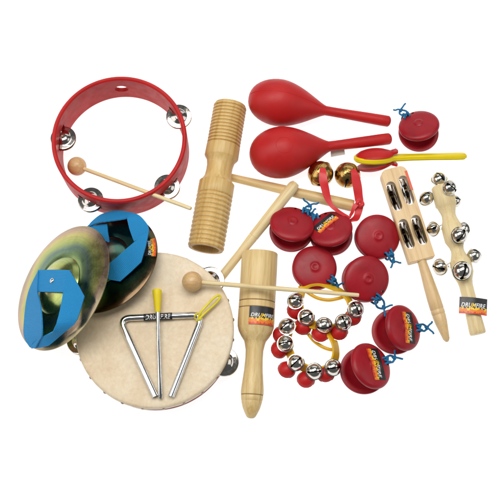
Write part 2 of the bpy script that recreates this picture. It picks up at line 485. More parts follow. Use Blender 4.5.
for A, B in zip(rings, rings[1:]):
    for i in range(n):
        j = (i+1) % n
        if len(A) == 1: bm.faces.new((A[0], B[i], B[j]))
        else: bm.faces.new((A[i], B[i], B[j], A[j]))
link('head', bm, 'skin', drum, sharp=80)
for k in range(24):
    a = R(7.5+15*k)
    bm = lathe(BM(), [(0, 1.1), (.9, .95), (1.6, .45), (1.9, 0), (0, 0)], 'X', 12)
    place(link('tack', bm, 'tack', drum), rotz(a) @ T(Rd+.1, 0, Hd-5.2))
for a in dangs: jingle_pair(drum, rotz(a) @ T(Rd-3, 0, Hd/2), 14, 1.5, 7)

mallet('wooden ball mallet with its head on the drum skin', P(192.2, 281.6, Hd+1.5+9.8), 9.7, P(359, 295.2, 47), 2.2, 1.9)

# ------------------------------------------------------------------ 3 triangle and beater on the drum
zt = Hd+1.4+3.2
c = [P(155.3, 396.5, zt), P(119.4, 318.3, zt), P(203.0, 314.6, zt), P(171.2, 396.5, zt)]
def rounded(pts, rad, n_=9):
    out = [pts[0]]
    for i in range(1, len(pts)-1):
        p = pts[i]; a = (pts[i-1]-p).normalized(); b_ = (pts[i+1]-p).normalized()
        s = p+a*rad; e = p+b_*rad
        for k in range(n_+1):
            t = k/n_; out.append(s*(1-t)**2+p*2*t*(1-t)+e*t*t)
    out.append(pts[-1]); return out
cen = (c[0]+c[1]+c[2]+c[3])/4; cen.z = zt-3.2
tri = thing('triangle', 'steel triangle with a black printed band and a yellow cord loop, on the drum skin', 'triangle', T(*cen))
path = [p-cen for p in rounded(c, 11)]
link('bar', tube(BM(), path, 3.15, 24), 'chrome_bar', tri, sharp=50)
# label band round the top bar
a_, b_ = P(143.8, 317.5, zt)-cen, P(172.3, 316.1, zt)-cen
fx = frame_x(a_, b_); Lb = (b_-a_).length
bm = lathe(BM(), [(3.2, 0), (3.45, 0), (3.45, Lb), (3.2, Lb)], 'X', 28, closed=True)
band = link('label_band', bm, 'black', tri); place(band, fx)
vs_, fs = text_verts('DRUMFIRE'); bm = BM(); V = []
for x, y in vs_:
    ang = R(95)-(y-.5)*R(85)*-1-R(25)
    V.append(bm.verts.new((Lb*(.06+.88*x), 3.6*math.cos(R(62)+(y-.5)*R(80)-R(90)+R(90))*-1*0+3.62*math.cos(R(100)-(y-.5)*R(75)), 3.62*math.sin(R(100)-(y-.5)*R(75)))))
for f in fs:
    try: bm.faces.new([V[i] for i in f])
    except ValueError: pass
link('lettering', bm, 'white', band, smooth=False)
lp = [(198, 319, 1), (201, 312, 6), (208, 304, 7), (215, 297, 6), (219.5, 295.5, 4), (219.5, 299, 3), (214, 305, 2), (206, 312, 3), (200, 318, 4), (197, 321, 0)]
pts = catmull([P(x, y, zt+dz)-cen for x, y, dz in lp], 8)
link('cord_loop', tube(BM(), pts, 1.15, 10), 'yellow_cord', tri)
kp = [P(198+3.2*math.cos(q), 317+3.2*math.sin(q*1.0), zt+3.8*math.sin(q*2)+1)-cen for q in [i*PI/8 for i in range(17)]]
link('knot', tube(BM(), kp, 1.1, 8), 'yellow_cord', tri)
zb = zt+4.5
a_ = P(157.0, 289.2, zb+1); b_ = P(160.6, 398.5, zb-4.4)
beater = thing('triangle_beater', 'thin steel beater with a flared yellow grip, lying down the middle of the triangle', 'beater', frame_x(a_, b_))
L = (b_-a_).length
link('grip', lathe(BM(), [(0, 0), (3.6, .1), (4.3, .9), (4.4, 2), (3.9, 8), (2.7, 21), (2.5, 22), (0, 22)], 'X', 28), 'yellow', beater)
link('rod', lathe(BM(), [(0, 20), (2.0, 20), (2.0, L-1), (1.5, L), (0, L)], 'X', 20), 'chrome_bar', beater)

# ------------------------------------------------------------------ 4 cymbals
def cymbal_bm(Rc, cup_r=27, cup_h=10, bow=5):
    top = []
    for i in range(0, 13): # cup
        t = i/12; r_ = cup_r*t; top.append((r_, bow-.5+cup_h*math.cos(t*PI/2)**.72 if i < 12 else bow-.7))
    for i in range(1, 13):
        t = i/12; r_ = cup_r+(Rc-cup_r)*t; top.append((r_, bow*(1-t**1.6)-.6*(t > .98)))
    top[0] = (0, top[0][1])
    # soften the cup foot
    th = .8
    bot = [(r_, h-th) for r_, h in reversed(top)]
    return lathe(BM(), top+bot[:-1]+[(0, bot[-1][1])], n=128)
def normal_dir(lean, az):  # lean from vertical toward azimuth az
    return Vector((math.sin(lean)*math.cos(az), math.sin(lean)*math.sin(az), math.cos(lean)))
def strap(parent, mx, stations, hs, cymc, nrm):
    inv = mx.inverted(); A = []; B = []
    for ((x0, y0), (x1, y1)), (ha, hb) in zip(stations, hs):
        A.append(inv @ onplane(x0, y0, cymc+nrm*ha, nrm)); B.append(inv @ onplane(x1, y1, cymc+nrm*hb, nrm))
    return A, B
GC = 'pair of finger cymbals with blue straps'
# dark one resting on the drum rim
n2 = normal_dir(R(27), R(140)); R2 = 55
lowz = R2*math.sin(R(27))
c2 = P(105.3, 262.4, lowz+1.5)
mx2 = frame_n(c2, n2)
cy2 = thing('cymbal', 'cymbal with a dark green black reflection and a blue strap, leaning on the drum under the other cymbal', 'cymbal', mx2, GC)
link('disc', cymbal_bm(R2), 'cymbal_dark', cy2, sharp=60)
S = lambda x, y: (80+.17*x, 205+.17*y)
bm = BM()
st = [(S(150, 262), S(172, 215)), (S(112, 190), S(164, 160)), (S(46, 127), S(160, 112))]
A, B = strap(cy2, mx2, st, [(9, 11), (9, 11), (10, 11)], c2, n2); ribbon(bm, A, B, 1.2, 4, lin=True)
st = [(S(46, 124), S(50, 132)), (S(78, 92), S(78, 116)), (S(120, 60), S(112, 104)), (S(160, 45), S(155, 98)), (S(200, 36), S(198, 92)), (S(245, 37), S(240, 86)), (S(290, 44), S(270, 80)), (S(335, 56), S(276, 80)), (S(365, 76), S(280, 95)),
      (S(392, 108), S(290, 135)), (S(404, 135), S(303, 175)), (S(406, 162), S(319, 216))]
hs = [(12, 10), (12, 13), (11, 16), (11, 17), (11, 18), (12, 19), (13, 19), (14, 18), (14, 17), (13, 14), (12.5, 12), (12, 11)]
A, B = strap(cy2, mx2, st, hs, c2, n2); ribbon(bm, A, B, 1.2, 3)
st = [(S(406, 150), S(390, 160)), (S(388, 240), S(318, 221)), (S(360, 336), S(262, 268)), (S(300, 394), S(215, 311)), (S(236, 450), S(184, 336)), (S(176, 440), S(160, 355)), (S(150, 420), S(140, 380))]
hs = [(13.5, 13.5), (13.5, 14), (11, 14), (9, 14), (8, 13), (8, 11), (8, 10)]
A, B = strap(cy2, mx2, st, hs, c2, n2); ribbon(bm, A, B, 1.2, 4, lin=True)
link('strap', bm, 'strap', cy2, sharp=50)
inv = mx2.inverted()
o0 = onplane(*S(432, 262), c2+n2*3.2, n2); ux = (onplane(*S(415, 282), c2+n2*3.2, n2)-onplane(*S(470, 250), c2+n2*3.2, n2)).normalized()
# sticker near the right rim, half under the strap
ctr = inv @ onplane(*S(440, 240), c2+n2*3.0, n2)
rad_ang = math.atan2(ctr.y, ctr.x); rr0 = math.hypot(ctr.x, ctr.y)
def mpc(u, v, l):
    a = rad_ang-.2+(u/20)*.4; r_ = rr0+.5-v
    bowh = 5*(1-max(0, (r_-27)/(R2-27))**1.6)
    return Vector((r_*math.cos(a), r_*math.sin(a), bowh+.25+l))
sticker(cy2, mpc, 20, 11)
# golden one leaning on it
n1 = normal_dir(R(41), R(163)); R1 = 63
c1 = P(61.4, 286.8, R1*math.sin(R(41))+1)
mx1 = frame_n(c1, n1)
cy1 = thing('cymbal', 'golden green rainbow cymbal with a riveted blue strap, leaning over the dark one', 'cymbal', mx1, GC)
link('disc', cymbal_bm(R1, 29, 11), 'cymbal_gold', cy1, sharp=60)
S = lambda x, y: (15+.18*x, 260+.18*y)
bm = BM()
st = [(S(130, 56), S(126, 176)), (S(190, 55), S(176, 178)), (S(250, 55), S(225, 179)), (S(308, 58), S(270, 180))]
A, B = strap(cy1, mx1, st, [(16, 16), (16.6, 16.6), (16.6, 16.6), (16, 16)], c1, n1); ribbon(bm, A, B, 1.2, 3)
st = [(S(131, 62), S(126, 180)), (S(98, 125), S(136, 222)), (S(76, 180), S(145, 270)), (S(63, 240), S(150, 320)), (S(56, 300), S(152, 360)), (S(51, 360), S(152, 395)), (S(50, 412), S(150, 425)), (S(62, 450), S(135, 450)), (S(86, 486), S(112, 490))]
hs = [(17, 17), (14, 19), (12, 20), (10, 21), (9, 21), (8, 20), (8, 18), (8, 14), (8, 10)]
A, B = strap(cy1, mx1, st, hs, c1, n1); ribbon(bm, A, B, 1.2, 3)
st = [(S(309, 66), S(290, 66)), (S(350, 135), S(282, 130)), (S(386, 202), S(269, 182)), (S(366, 272), S(258, 245)), (S(347, 330), S(244, 305)), (S(330, 357), S(230, 352)), (S(255, 416), S(212, 398)), (S(222, 446), S(182, 413)), (S(190, 474), S(150, 428)), (S(140, 486), S(120, 440)), (S(92, 490), S(96, 462))]
hs = [(17.5, 18), (15, 18.5), (12, 19), (10, 19), (9, 19), (8, 19), (7, 18), (7, 17), (7, 16), (7, 14), (7, 11)]
A, B = strap(cy1, mx1, st, hs, c1, n1); ribbon(bm, A, B, 1.2, 3, lin=True)
link('strap', bm, 'strap', cy1, sharp=50)
S = lambda x, y: (10+.32*x, 200+.32*y)
rv = mx1.inverted() @ onplane(*S(131, 252), c1+n1*17.4, n1)
place(link('rivet', lathe(BM(), [(0, 1.4), (1.2, 1.3), (2.2, .8), (2.7, 0), (2.7, -1)], n=20), 'chrome', cy1), T(*rv))

# ------------------------------------------------------------------ 5 ridged wooden guiro
a_ = P(230.4, 105.3, 19); b_ = P(205.6, 249, 19); L = (b_-a_).length
gu = thing('guiro', 'ridged wooden guiro tube with a plain narrow waist and open ends', 'guiro', frame_x(a_, b_))
prof = [(0, 3), (12, 3), (12.2, 0), (15.6, 0)]
def ridges(x0, x1, nr, r_):
    out = []; s = (x1-x0)/nr
    for i in range(nr):
        out += [(r_-1.8, x0+s*(i+.06)), (r_-.2, x0+s*(i+.34)), (r_, x0+s*(i+.55)), (r_-.2, x0+s*(i+.78)), (r_-1.8, x0+s*(i+.99))]
    return out
prof += ridges(.8, 44, 12, 16.9)
prof += [(16.2, 44.5), (16.9, 45), (17.1, 57), (16.6, 58), (14.2, 61), (13.0, 67), (12.9, 73), (13.6, 79), (15.6, 83), (17.0, 84.2), (17.7, 85), (17.8, 97), (17.2, 97.8)]
prof += ridges(98, L-.6, 12, 18.0)
prof += [(17.0, L), (13.4, L), (13.0, L-12), (11, L-26), (0, L-27)]
link('body', lathe(BM(), prof, 'X', 72), 'wood_guiro', gu, sharp=50)

# ------------------------------------------------------------------ 6 sticks
def rod(name, label, cat, a, b_, prof, mat='wood_light', group=None, grooves=()):
    L = (b_-a).length
    o = link(name, lathe(BM(), [(r_, t*L) for r_, t in prof], 'X', 28), mat, None, frame_x(a, b_))
    return tag(o, label, cat, group)
rod('wooden_stick', 'tan wooden stick running from the guiro waist past the brass bells', 'stick', P(224, 175.8, 4.5), P(353.5, 206, 8),
    [(0, 0), (3.2, 0), (3.9, .04), (4.3, .25), (5.3, .6), (6.1, .97), (6.0, .995), (5.2, 1), (0, 1)], 'wood', 'drum sticks')
st_ = rod('wooden_stick', 'pale wooden stick slanting down from the lower maraca to the drum rim', 'stick', P(216.5, 283, 6), P(296.2, 182.5, 17.5),
    [(0, 0), (4.2, 0), (4.4, .01), (4.2, .3), (5.0, .44), (5.05, .449), (4.75, .452), (4.75, .456), (5.1, .459), (5.5, .75), (5.7, .95), (5.2, .975), (3.8, .993), (0, 1)], 'wood_light', 'drum sticks')

# ------------------------------------------------------------------ 7 maracas
def egg(x, x0, xm, rm):
    pass
def maraca(label, a, b_, rm, hl, rn, re, mat='maraca'):
    L = (b_-a).length
    mx = frame_x(a, b_)
    t = thing('maraca', label, 'maraca', mx, 'red maracas')
    prof = [(0, 0)]
    for i in range(1, 11):                     # rounded big end
        t_ = i/10; prof.append((rm*math.sin(t_*PI/2)**.92, hl*.40*(1-math.cos(t_*PI/2))))
    for i in range(1, 19):                    # taper into the neck
        t_ = i/18; x = hl*.40+(hl*.60)*t_
        prof.append((rn+(rm-rn)*((1-t_**1.75)**1.25), x))
    prof += [(rn*.98, hl*1.08), (rn*1.0, L*.66), (rn*1.06, L*.75), (re*.97, L*.86), (re, L*.93)]+[(re*math.cos(R(q_)), L-re*.62+re*.62*math.sin(R(q_))) for q_ in (8, 20, 32, 44, 56, 68, 80)]+[(0, L)]
    link('body', lathe(BM(), prof, 'X', 72), mat, t, sharp=70)
    return t, mx, prof
ma1, m1x, pr1 = maraca('upper red maraca with a faint seam along its head', P(248.4, 97.5, 24), P(390.8, 121.8, 9), 23.9, 80, 4.9, 5.7)
# moulding seam: a fine raised line along the head
sp_ = []
for r_, x in pr1[2:26]: sp_.append(Vector((x, r_*math.cos(R(84)), r_*math.sin(R(84)))))
link('seam', tube(BM(), sp_, .28, 6), 'maraca', ma1)
ma2, m2x, pr2 = maraca('lower red maraca with a pale tag under its neck', P(250, 156.5, 26), P(391.6, 138.4, 9), 26.1, 82, 5.2, 5.9)
def prof_r(x):
    for (r0, x0), (r1_, x1) in zip(pr2, pr2[1:]):
        if x0 <= x <= x1 and x1 > x0: return r0+(r1_-r0)*(x-x0)/(x1-x0)
    return 20
mp_ = []
for k in range(48):
    t_ = 2*PI*k/48; x_ = 31+8*math.cos(t_); rr_ = prof_r(x_); th_ = R(94)+8.2*math.sin(t_)/rr_
    mp_.append(Vector((x_, rr_*math.cos(th_), rr_*math.sin(th_))))
link('moulding_ring', tube(BM(), mp_, .22, 6, closed=True), 'maraca', ma2)
bm = BM(); inv = m2x.inverted()
tg = [inv @ P(330.5, 149.5, 10), inv @ P(344, 147, 10)]; tg2 = [inv @ P(331, 157, 7), inv @ P(345, 154.5, 7)]
ribbon(bm, tg, tg2, .5, 2); link('tag', bm, 'pale_tag', ma2)

# ------------------------------------------------------------------ 8 tone block with handle
a_ = P(259.8, 253, 18); b_ = P(250.8, 418.5, 11); L = (b_-a_).length
mxb = frame_x(a_, b_)
tb = thing('tone_block', 'pale wooden tone block, a fat tube narrowing to a turned handle with a flame sticker', 'tone block', mxb)
q = L/167.0
prof = [(0, 14), (13.5, 12), (14, 0), (17.0, 0), (17.6, .8), (17.7, 20), (17.6, 50*q), (17.1, 50.5*q), (17.1, 51*q), (17.6, 51.5*q), (17.7, 57*q), (17.2, 57.5*q), (17.2, 58*q), (17.7, 58.5*q), (17.8, 70*q), (17.5, 76*q), (16.2, 81*q), (13.6, 86*q), (10.9, 90*q), (10.4, 90.8*q), (9.6, 94*q), (8.5, 100*q), (8.4, 108*q), (9.0, 120*q),
        (10.2, 132*q), (10.9, 139*q), (10.9, 143*q), (10.4, 143.6*q), (10.4, 144.2*q), (10.7, 144.8*q), (10.2, 149*q), (9.8, 149.5*q), (9.8, 150*q), (9.9, 150.6*q), (8.2, 157*q), (6.0, 162*q), (4.2, 165.4*q), (2.5, 166.7*q), (0, 167*q)]
prof = [(r_/1.0, h) for r_, h in prof]
link('body', lathe(BM(), prof, 'X', 72), 'wood', tb, sharp=40)
# dark brown lines in the grooves
for h in (50.75*q, 57.75*q, 143.9*q):
    rr = 17.35 if h < 100 else 10.6
    link('groove_line', lathe(BM(), [(rr-1, h-.25), (rr, h-.25), (rr, h+.25), (rr-1, h+.25)], 'X', 64, closed=True), 'groove', tb)
def mpt(u, v, l):
    # the sticker wraps the tube; local X runs down the tube (towards the handle)
    ang = R(112)-u/17.8
    r_ = 17.85+l
    return Vector((75.5*q-v, -r_*math.cos(R(180)-ang), r_*math.sin(ang))) if False else Vector((76*q-v, r_*math.cos(ang)*1, r_*math.sin(ang)))
sticker(tb, mpt, 27, 17.5, ty=(.42, .62))

# ------------------------------------------------------------------ bells
def bell_bm(r, slot=True, flange=True, sw=.13, hole=.2, hemi=None):
    """round jingle bell, slot on the +Z pole"""
    n = 26; outp = []; 
    for i in range(n+1):
        a = PI*i/n; rr = r*math.sin(a); h = r*math.cos(a)
        if flange and i == n//2: outp += [(rr, h+.35), (rr+.7, h+.25), (rr+.7, h-.25), (rr, h-.35)]; continue
        outp.append((0 if i in (0, n) else rr, h))
    th = .8
    inn = [(0 if i in (0, n) else (r-th)*math.sin(PI*i/n), (r-th)*math.cos(PI*i/n)) for i in range(n+1)]
    bm = lathe(BM(), outp, n=48); lathe(bm, inn[::-1], n=32)
    if slot:
        cut = BM(); box(cut, 0, 0, r*.8, r*1.45, r*sw, r*1.0)
        b2 = BM()
        bm = boolean(bm, cut)
        for s in (-1, 1):
            cut = BM(); lathe(cut, [(0, 0), (r*hole, 0), (r*hole, r*2), (0, r*2)], n=20, mx=T(s*r*.72, 0, 0))
            bm = boolean(bm, cut)
    return bm
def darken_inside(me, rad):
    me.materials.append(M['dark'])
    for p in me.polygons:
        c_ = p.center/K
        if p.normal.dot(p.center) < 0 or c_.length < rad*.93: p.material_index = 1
def mesh_proto(name, bm, mat, sharp=35, inside=0):
    o = link(name, bm, mat, None, sharp=sharp); me = o.data
    if inside: darken_inside(me, inside)
    bpy.data.objects.remove(o); return me
def inst(name, me, parent, mx):
    o = bpy.data.objects.new(name, me); scene.collection.objects.link(o); o.parent = parent
    place(o, mx); return o
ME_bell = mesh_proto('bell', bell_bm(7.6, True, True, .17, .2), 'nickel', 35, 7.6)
ME_pellet = mesh_proto('pellet', lathe(BM(), sphere_prof(2.4, 10), n=16), 'tack')
def orient(c, n, spin=0): return frame_n(c, n) @ rotz(spin)
def scl(s): return Matrix.Diagonal((s, s, s, 1))

# brass bells on ribbon
rb = thing('ribbon_bells', 'two brass bells tied on a knotted red satin ribbon', 'bells', T(*P(335, 190, 0)))
ri = Matrix.Translation(-P(335, 190, 0))
for k, (x, y, r_, nn) in enumerate(((320.6, 173.8, 13.0, (.5, -.5, .25)), (347.4, 175.0, 13.0, (-.2, -.8, -.1)))):
    cpt = P(x, y, 13.9)
    bm = bell_bm(r_, True, True, .12, .16)
    # pressed petal pattern of the brass shell
    for v in bm.verts:
        d = v.co.normalized(); a = math.atan2(d.y, d.x)
        if abs(v.co.z) > 1.2 and v.co.length > r_*.97:
            v.co -= d*.55*(1-abs(d.z))*max(0, math.cos(a*6))**3
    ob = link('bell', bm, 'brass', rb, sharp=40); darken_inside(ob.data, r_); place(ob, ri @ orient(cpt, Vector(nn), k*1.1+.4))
    place(link('pellet', lathe(BM(), sphere_prof(3.4, 10), n=16), 'tack', rb), ri @ T(cpt.x, cpt.y, 7.0))
def rib(stn, th=.7, sub=6, bow=0):
    A = [ri @ P(x0, y0, z0) for (x0, y0, z0), _ in stn]; B = [ri @ P(x1, y1, z1) for _, (x1, y1, z1) in stn]
    return ribbon(BM(), A, B, th, sub, across=4, bow=bow)
W_ = lambda x, y: (310+.13*x, 160+.13*y)
def rs(l): return [((*W_(a, b_), z), (*W_(c_, d), z2)) for a, b_, z, c_, d, z2 in l]
link('ribbon', rib(rs([(78, 60, 27, 118, 62, 27), (70, 100, 28.5, 128, 108, 28.5), (70, 160, 27, 136, 160, 28), (85, 220, 25, 148, 222, 25), (105, 285, 23, 160, 290, 22), (140, 345, 21, 175, 335, 21), (185, 388, 20, 215, 375, 20), (245, 425, 18, 262, 408, 18), (305, 455, 16, 318, 440, 16)])), 'ribbon', rb)
link('ribbon', rib(rs([(315, 75, 28, 345, 66, 27), (316, 100, 28.5, 375, 110, 27), (322, 160, 27, 390, 160, 25), (332, 220, 25, 400, 215, 23), (340, 270, 22, 405, 270, 21), (348, 320, 20, 412, 320, 19)])), 'ribbon', rb)
link('ribbon', rib(rs([(415, 330, 20, 345, 345, 20), (405, 385, 18, 345, 380, 18), (392, 425, 17, 338, 425, 17), (370, 465, 15, 315, 450, 15), (325, 475, 14, 306, 455, 13), (308, 472, 12, 300, 455, 12)])), 'ribbon', rb)
link('ribbon', rib(rs([(372, 350, 23, 335, 330, 22), (345, 385, 21, 325, 360, 21), (335, 410, 19, 312, 400, 19), (315, 440, 17, 300, 425, 17)])), 'ribbon', rb)
bm = BM()
pts = [ri @ P(359.8+2.6*math.cos(t)*(1+.15*math.sin(3*t)), 203.5+2.8*math.sin(t), 20+1.6*math.sin(2*t+.5)) for t in [i*2*PI/24 for i in range(24)]]
tube(bm, pts, 2.1, 12, closed=True); link('knot', bm, 'ribbon', rb)

# ------------------------------------------------------------------ 9 castanets
def shell_bm(Rc=22, loop=True):
    s = Rc/22
    out = [(0, 7.15), (1.0, 7.2), (2.0, 7.45), (2.8, 7.75), (3.5, 7.8), (4.2, 7.5), (4.8, 7.05), (5.5, 6.75), (7, 6.62), (10, 6.5), (13.5, 6.15), (17, 5.55), (19.5, 4.8), (20.9, 4.0), (21.7, 3.0), (22, 2.0), (22, 1.1), (21.6, .2), (20.5, 0), (17.5, 0), (17, .3), (15.5, 2.4), (11, 3.9), (0, 4.2)]
    bm = lathe(BM(), [(r_*s, h) for r_, h in out], n=72)
    cut = BM()
    for sy in (-1, 1): lathe(cut, [(0, -3), (1.5, -3), (1.5, 12), (0, 12)], n=12, mx=T(18.3*s, sy*3.4, 0))
    return boolean(bm, cut)
ME_shell = mesh_proto('shell', shell_bm(), 'crimson', 50)
def cord_loops(seed, out=1.0, side=0, hinge_z=7, alpha=0):
    """blue cord threaded through both shells with knots and short loose ends, around local X=+18..30"""
    rnd = random.Random(seed); bm = BM()
    top = 13+2*math.sin(alpha)
    for sy in (-1, 1):
        y = sy*3.0+side
        pts = [Vector((18.3, y, 3)), Vector((18.5, y, top+1)), Vector((20.5, y*.9, top+1.8)), Vector((23.5+rnd.uniform(0, 1), y*.8, top+.5)), Vector((24.3, y*.8, 7)), Vector((23, y*.9, 2)), Vector((19, y, 1.2))]
        tube(bm, catmull(pts, 6), 1.0, 8)
    # loop outside the rim
    a = out
    lp_ = [Vector((22, -2.6+side, top)), Vector((25*1.0, -4.6*a+side, top-1)), Vector((25+4*a, -4.4*a+side, top-4)), Vector((26+7*a, 0+side, top-6)), Vector((25+4*a, 4.2*a+side, top-4)), Vector((24.6, 4.2*a+side, top-1)), Vector((22, 2.4+side, top))]
    tube(bm, catmull(lp_, 7), 1.0, 8)
    def knot(c, s):
        pts = [c+Vector((s*(math.sin(t)+1.3*math.sin(2*t))*.45, s*(math.cos(t)-1.3*math.cos(2*t))*.45, -s*math.sin(3*t)*.7)) for t in [i*2*PI/40 for i in range(40)]]
        tube(bm, pts, 1.0, 8, closed=True)
    knot(Vector((22.0, side, top+1.0)), 1.7); knot(Vector((25.5+7*a, side, top-5)), 1.5)
    e = Vector((26+7*a, side, top-4.5))
    for k in range(2):
        d = Vector((rnd.uniform(.2, 1), (-1, 1)[k]*rnd.uniform(.6, 1.2), rnd.uniform(-.1, .3))).normalized()
        l = rnd.uniform(6, 10)
        pts = [e, e+d*l*.4+Vector((0, 0, .8)), e+d*l*.75+Vector((rnd.uniform(-1, 1), 0, 0)), e+d*l]
        pts = catmull(pts, 5)
        for p in pts: p.z = max(p.z, 1.2)
        tube(bm, pts, .9, 7)
    return bm
def castanet(label, x, y, hinge, alpha, r_=22, lift=0, tiltv=None, seed=1, out=1.0, side=0, stick=None, turn=0):
    s = r_/22
    base = P(x, y, lift)
    mx = T(*base)
    if tiltv: mx = mx @ Matrix.Rotation(R(tiltv[0]), 4, Vector((math.cos(R(tiltv[1])), math.sin(R(tiltv[1])), 0)))
    mx = mx @ rotz(R(hinge)) @ scl(s)
    t = thing('castanet', label, 'castanet', mx, 'red finger castanets with blue cords')
    inst('shell', ME_shell, t, T(0, 0, 7.0) @ Matrix.Rotation(PI, 4, 'X'))
    hx = 21
    A = T(hx, 0, 7.2) @ Matrix.Rotation(R(alpha), 4, 'Y') @ T(-hx, 0, .15)
    top = inst('shell', ME_shell, t, A @ rotz(R(turn)) if turn else A)
    link('cord', cord_loops(seed, out, side, 7, R(alpha)), 'cord', t)
    if stick:
        ang, cx, cy, sw, sh = stick         # angle of the text in the shell's own plane
        def mp(u, v, l):
            p = Vector((u-sw/2, v-sh/2, 0)); p.rotate(Matrix.Rotation(R(ang), 3, 'Z')); p += Vector((cx, cy, 0))
            rr = p.length; hh = 6.4+(-.3*((rr-5)/8) if rr > 5 else 0) if rr < 13 else 6.1-.8*((rr-13)/5)
            return A @ Vector((p.x, p.y, max(hh, 5.0)+.15+l*.6+(0.9 if rr < 5.5 else .9*max(0, 1-(rr-5.5)/2.5))))
        sticker(t, mp, sw, sh, fsplit=.44)
    return t
castanet('red castanet above the yellow handle, its blue cord at the upper left', 417.7, 134.6, 118, 27, 20.6, seed=2, side=5, out=.8)
castanet('half open red castanet touching the pale slanting stick, cord at its upper right', 291.5, 232.2, 68, 27, 22.0, lift=1.5, tiltv=(4, -90), seed=5, side=-8, out=.6)
castanet('red castanet with a flame sticker, below the red ribbon bells', 330.5, 236.2, 115, 25, 21.6, seed=8, side=9, out=.3, stick=(0+288-0, 6.0, 2, 26, 12))
castanet('closed red castanet just above the long mallet stick, round boss in its middle', 313.8, 270.2, -38, 3, 22.0, seed=11, out=.35)
castanet('red castanet directly left of the wooden jingle paddle', 375.8, 239.6, -58, 9, 22.2, seed=14, out=.45)
castanet('slightly open red castanet with cord below, by the tip of the long mallet', 363.8, 281.3, -48, 18, 22.6, seed=17, side=-6, out=.9)
castanet('wide open red castanet with a flame sticker, upper of the two by the bell bracelets', 393.8, 332.6, 6, 38, 22.4, seed=20, out=.7, stick=(-86-6, 3, -.5, 30, 14))
castanet('lowest red castanet of all, wide open with a flame sticker', 363.0, 371.3, 22, 36, 22.9, seed=23, out=.7, stick=(-80-22, 3, -.5, 30, 14.5))

# ------------------------------------------------------------------ 10 handle castanet
pc = P(374, 158, 15.5); pe = P(466.5, 155.8, 16)
xd = (pe-pc); xd.z = 0; xd.normalize()
side = Vector((0, 0, 1)).cross(xd)          # points up the picture
til = R(53)
yd = (side*math.cos(til) - Vector((0, 0, 1))*math.sin(til)); zd = xd.cross(yd)
mxh = Matrix((xd, yd, zd)).transposed().to_4x4(); mxh.translation = pc
hcst = thing('handle_castanet', 'castanet clapper with a long yellow handle and two red shells, tipped on edge', 'castanet clapper', mxh)
def plate(outline, th, bev=.8):
    bm = BM(); vs_ = [bm.verts.new((x, y, -th/2)) for x, y in outline]; f = bm.faces.new(vs_)
    g = bmesh.ops.extrude_face_region(bm, geom=[f]); bmesh.ops.translate(bm, verts=[v for v in g['geom'] if isinstance(v, bmesh.types.BMVert)], vec=(0, 0, th))
    bmesh.ops.recalc_face_normals(bm, faces=bm.faces[:])
    ed = [e for e in bm.edges if len(e.link_faces) == 2 and e.calc_face_angle() > R(60) and abs(e.verts[0].co.z-e.verts[1].co.z) < 1e-4]
    bmesh.ops.bevel(bm, geom=ed, offset=bev, segments=3, affect='EDGES')
    return bm
Lh = (pe-pc).length
ol = []
for i in range(25):
    a = R(25)+(R(335)-R(25))*i/24; ol.append((20.5*math.cos(a), 15.5*math.sin(a)))
hw = 5.2
ol = ol + [(24, -5.8), (30, -5.4), (36, -4.6), (40, -hw*.85), (60, -hw*.8), (Lh-10, -hw), (Lh-3, -hw*.9), (Lh, -hw*.4), (Lh, hw*.4), (Lh-3, hw*.9), (Lh-10, hw), (60, hw*.8), (40, hw*.85), (36, 4.6), (30, 5.4), (24, 5.8)]
link('handle', plate(ol, 5.4, 1.3), 'yellow', hcst, sharp=45)
def oval_shell(sg):
    bm = lathe(BM(), [(0, 6.5), (4, 6.4), (9, 5.4), (13, 3.6), (15.5, 1.4), (16, 0.3), (15, 0), (12, .4), (8, 2.4), (0, 3.4)], n=56)
    bmesh.ops.scale(bm, vec=(1.22, .93, 1), verts=bm.verts[:])
    for v in bm.verts:
        if v.co.x > 14: v.co.z += (v.co.x-14)*.35
    if sg < 0: bmesh.ops.scale(bm, vec=(1, 1, -1), verts=bm.verts[:])
    return bm
# which side faces the viewer / the ground
place(link('shell', oval_shell(1), 'bead_red', hcst), T(1, 0, 2.6) @ Matrix.Rotation(R(-2), 4, 'Y'))
place(link('shell', oval_shell(-1), 'bead_red', hcst), T(18, 0, -2.6) @ Matrix.Rotation(R(-12), 4, 'Y') @ T(-17, 0, 0))
for sg in (1, -1):
    bm = plate([(0, -6.5), (5, -5.0), (11, -5.6), (12, 0), (11, 5.6), (5, 5.0), (0, 6.5)], 2.4, .5)
    place(link('hinge_tab', bm, 'bead_red', hcst), T(12.5, 0, sg*4.2) @ Matrix.Rotation(-sg*R(15), 4, 'Y'))

# ------------------------------------------------------------------ 11 wooden jingle paddle
zc = 15.0
a_ = P(391.6, 169.5, zc+2); b_ = P(421.5, 261, zc); mxp = frame_x(a_, b_)
Lp = (b_-a_).length
jp = thing('jingle_stick', 'flat wooden paddle with four slots of silver discs and a turned handle', 'jingle stick', mxp)
ol = []
wd = 13.3
for a0, cx, cy in ((180, 6, -wd+6), (90, 6, wd-6)):
    pass
def rrect(x0, x1, y0, y1, r_s):
    out = []
    for (cx, cy, a0, r_) in ((x1-r_s[0], y1-r_s[0], 0, r_s[0]), (x0+r_s[1], y1-r_s[1], 90, r_s[1]), (x0+r_s[2], y0+r_s[2], 180, r_s[2]), (x1-r_s[3], y0+r_s[3], 270, r_s[3])):
        for k in range(7):
            a = R(a0+15*k); out.append((cx+r_*math.cos(a), cy+r_*math.sin(a)))
    return out
bm = plate(rrect(0, Lp, -wd, wd, (1.5, 7, 7, 1.5)), 11, .7)
cut = BM()
slots = []
for (x, y) in ((394.0, 196.5), (406.3, 190.5), (406.6, 234.0), (419.2, 230.0)):
    lc = mxp.inverted() @ P(x, y, zc+5.5); slots.append(lc)
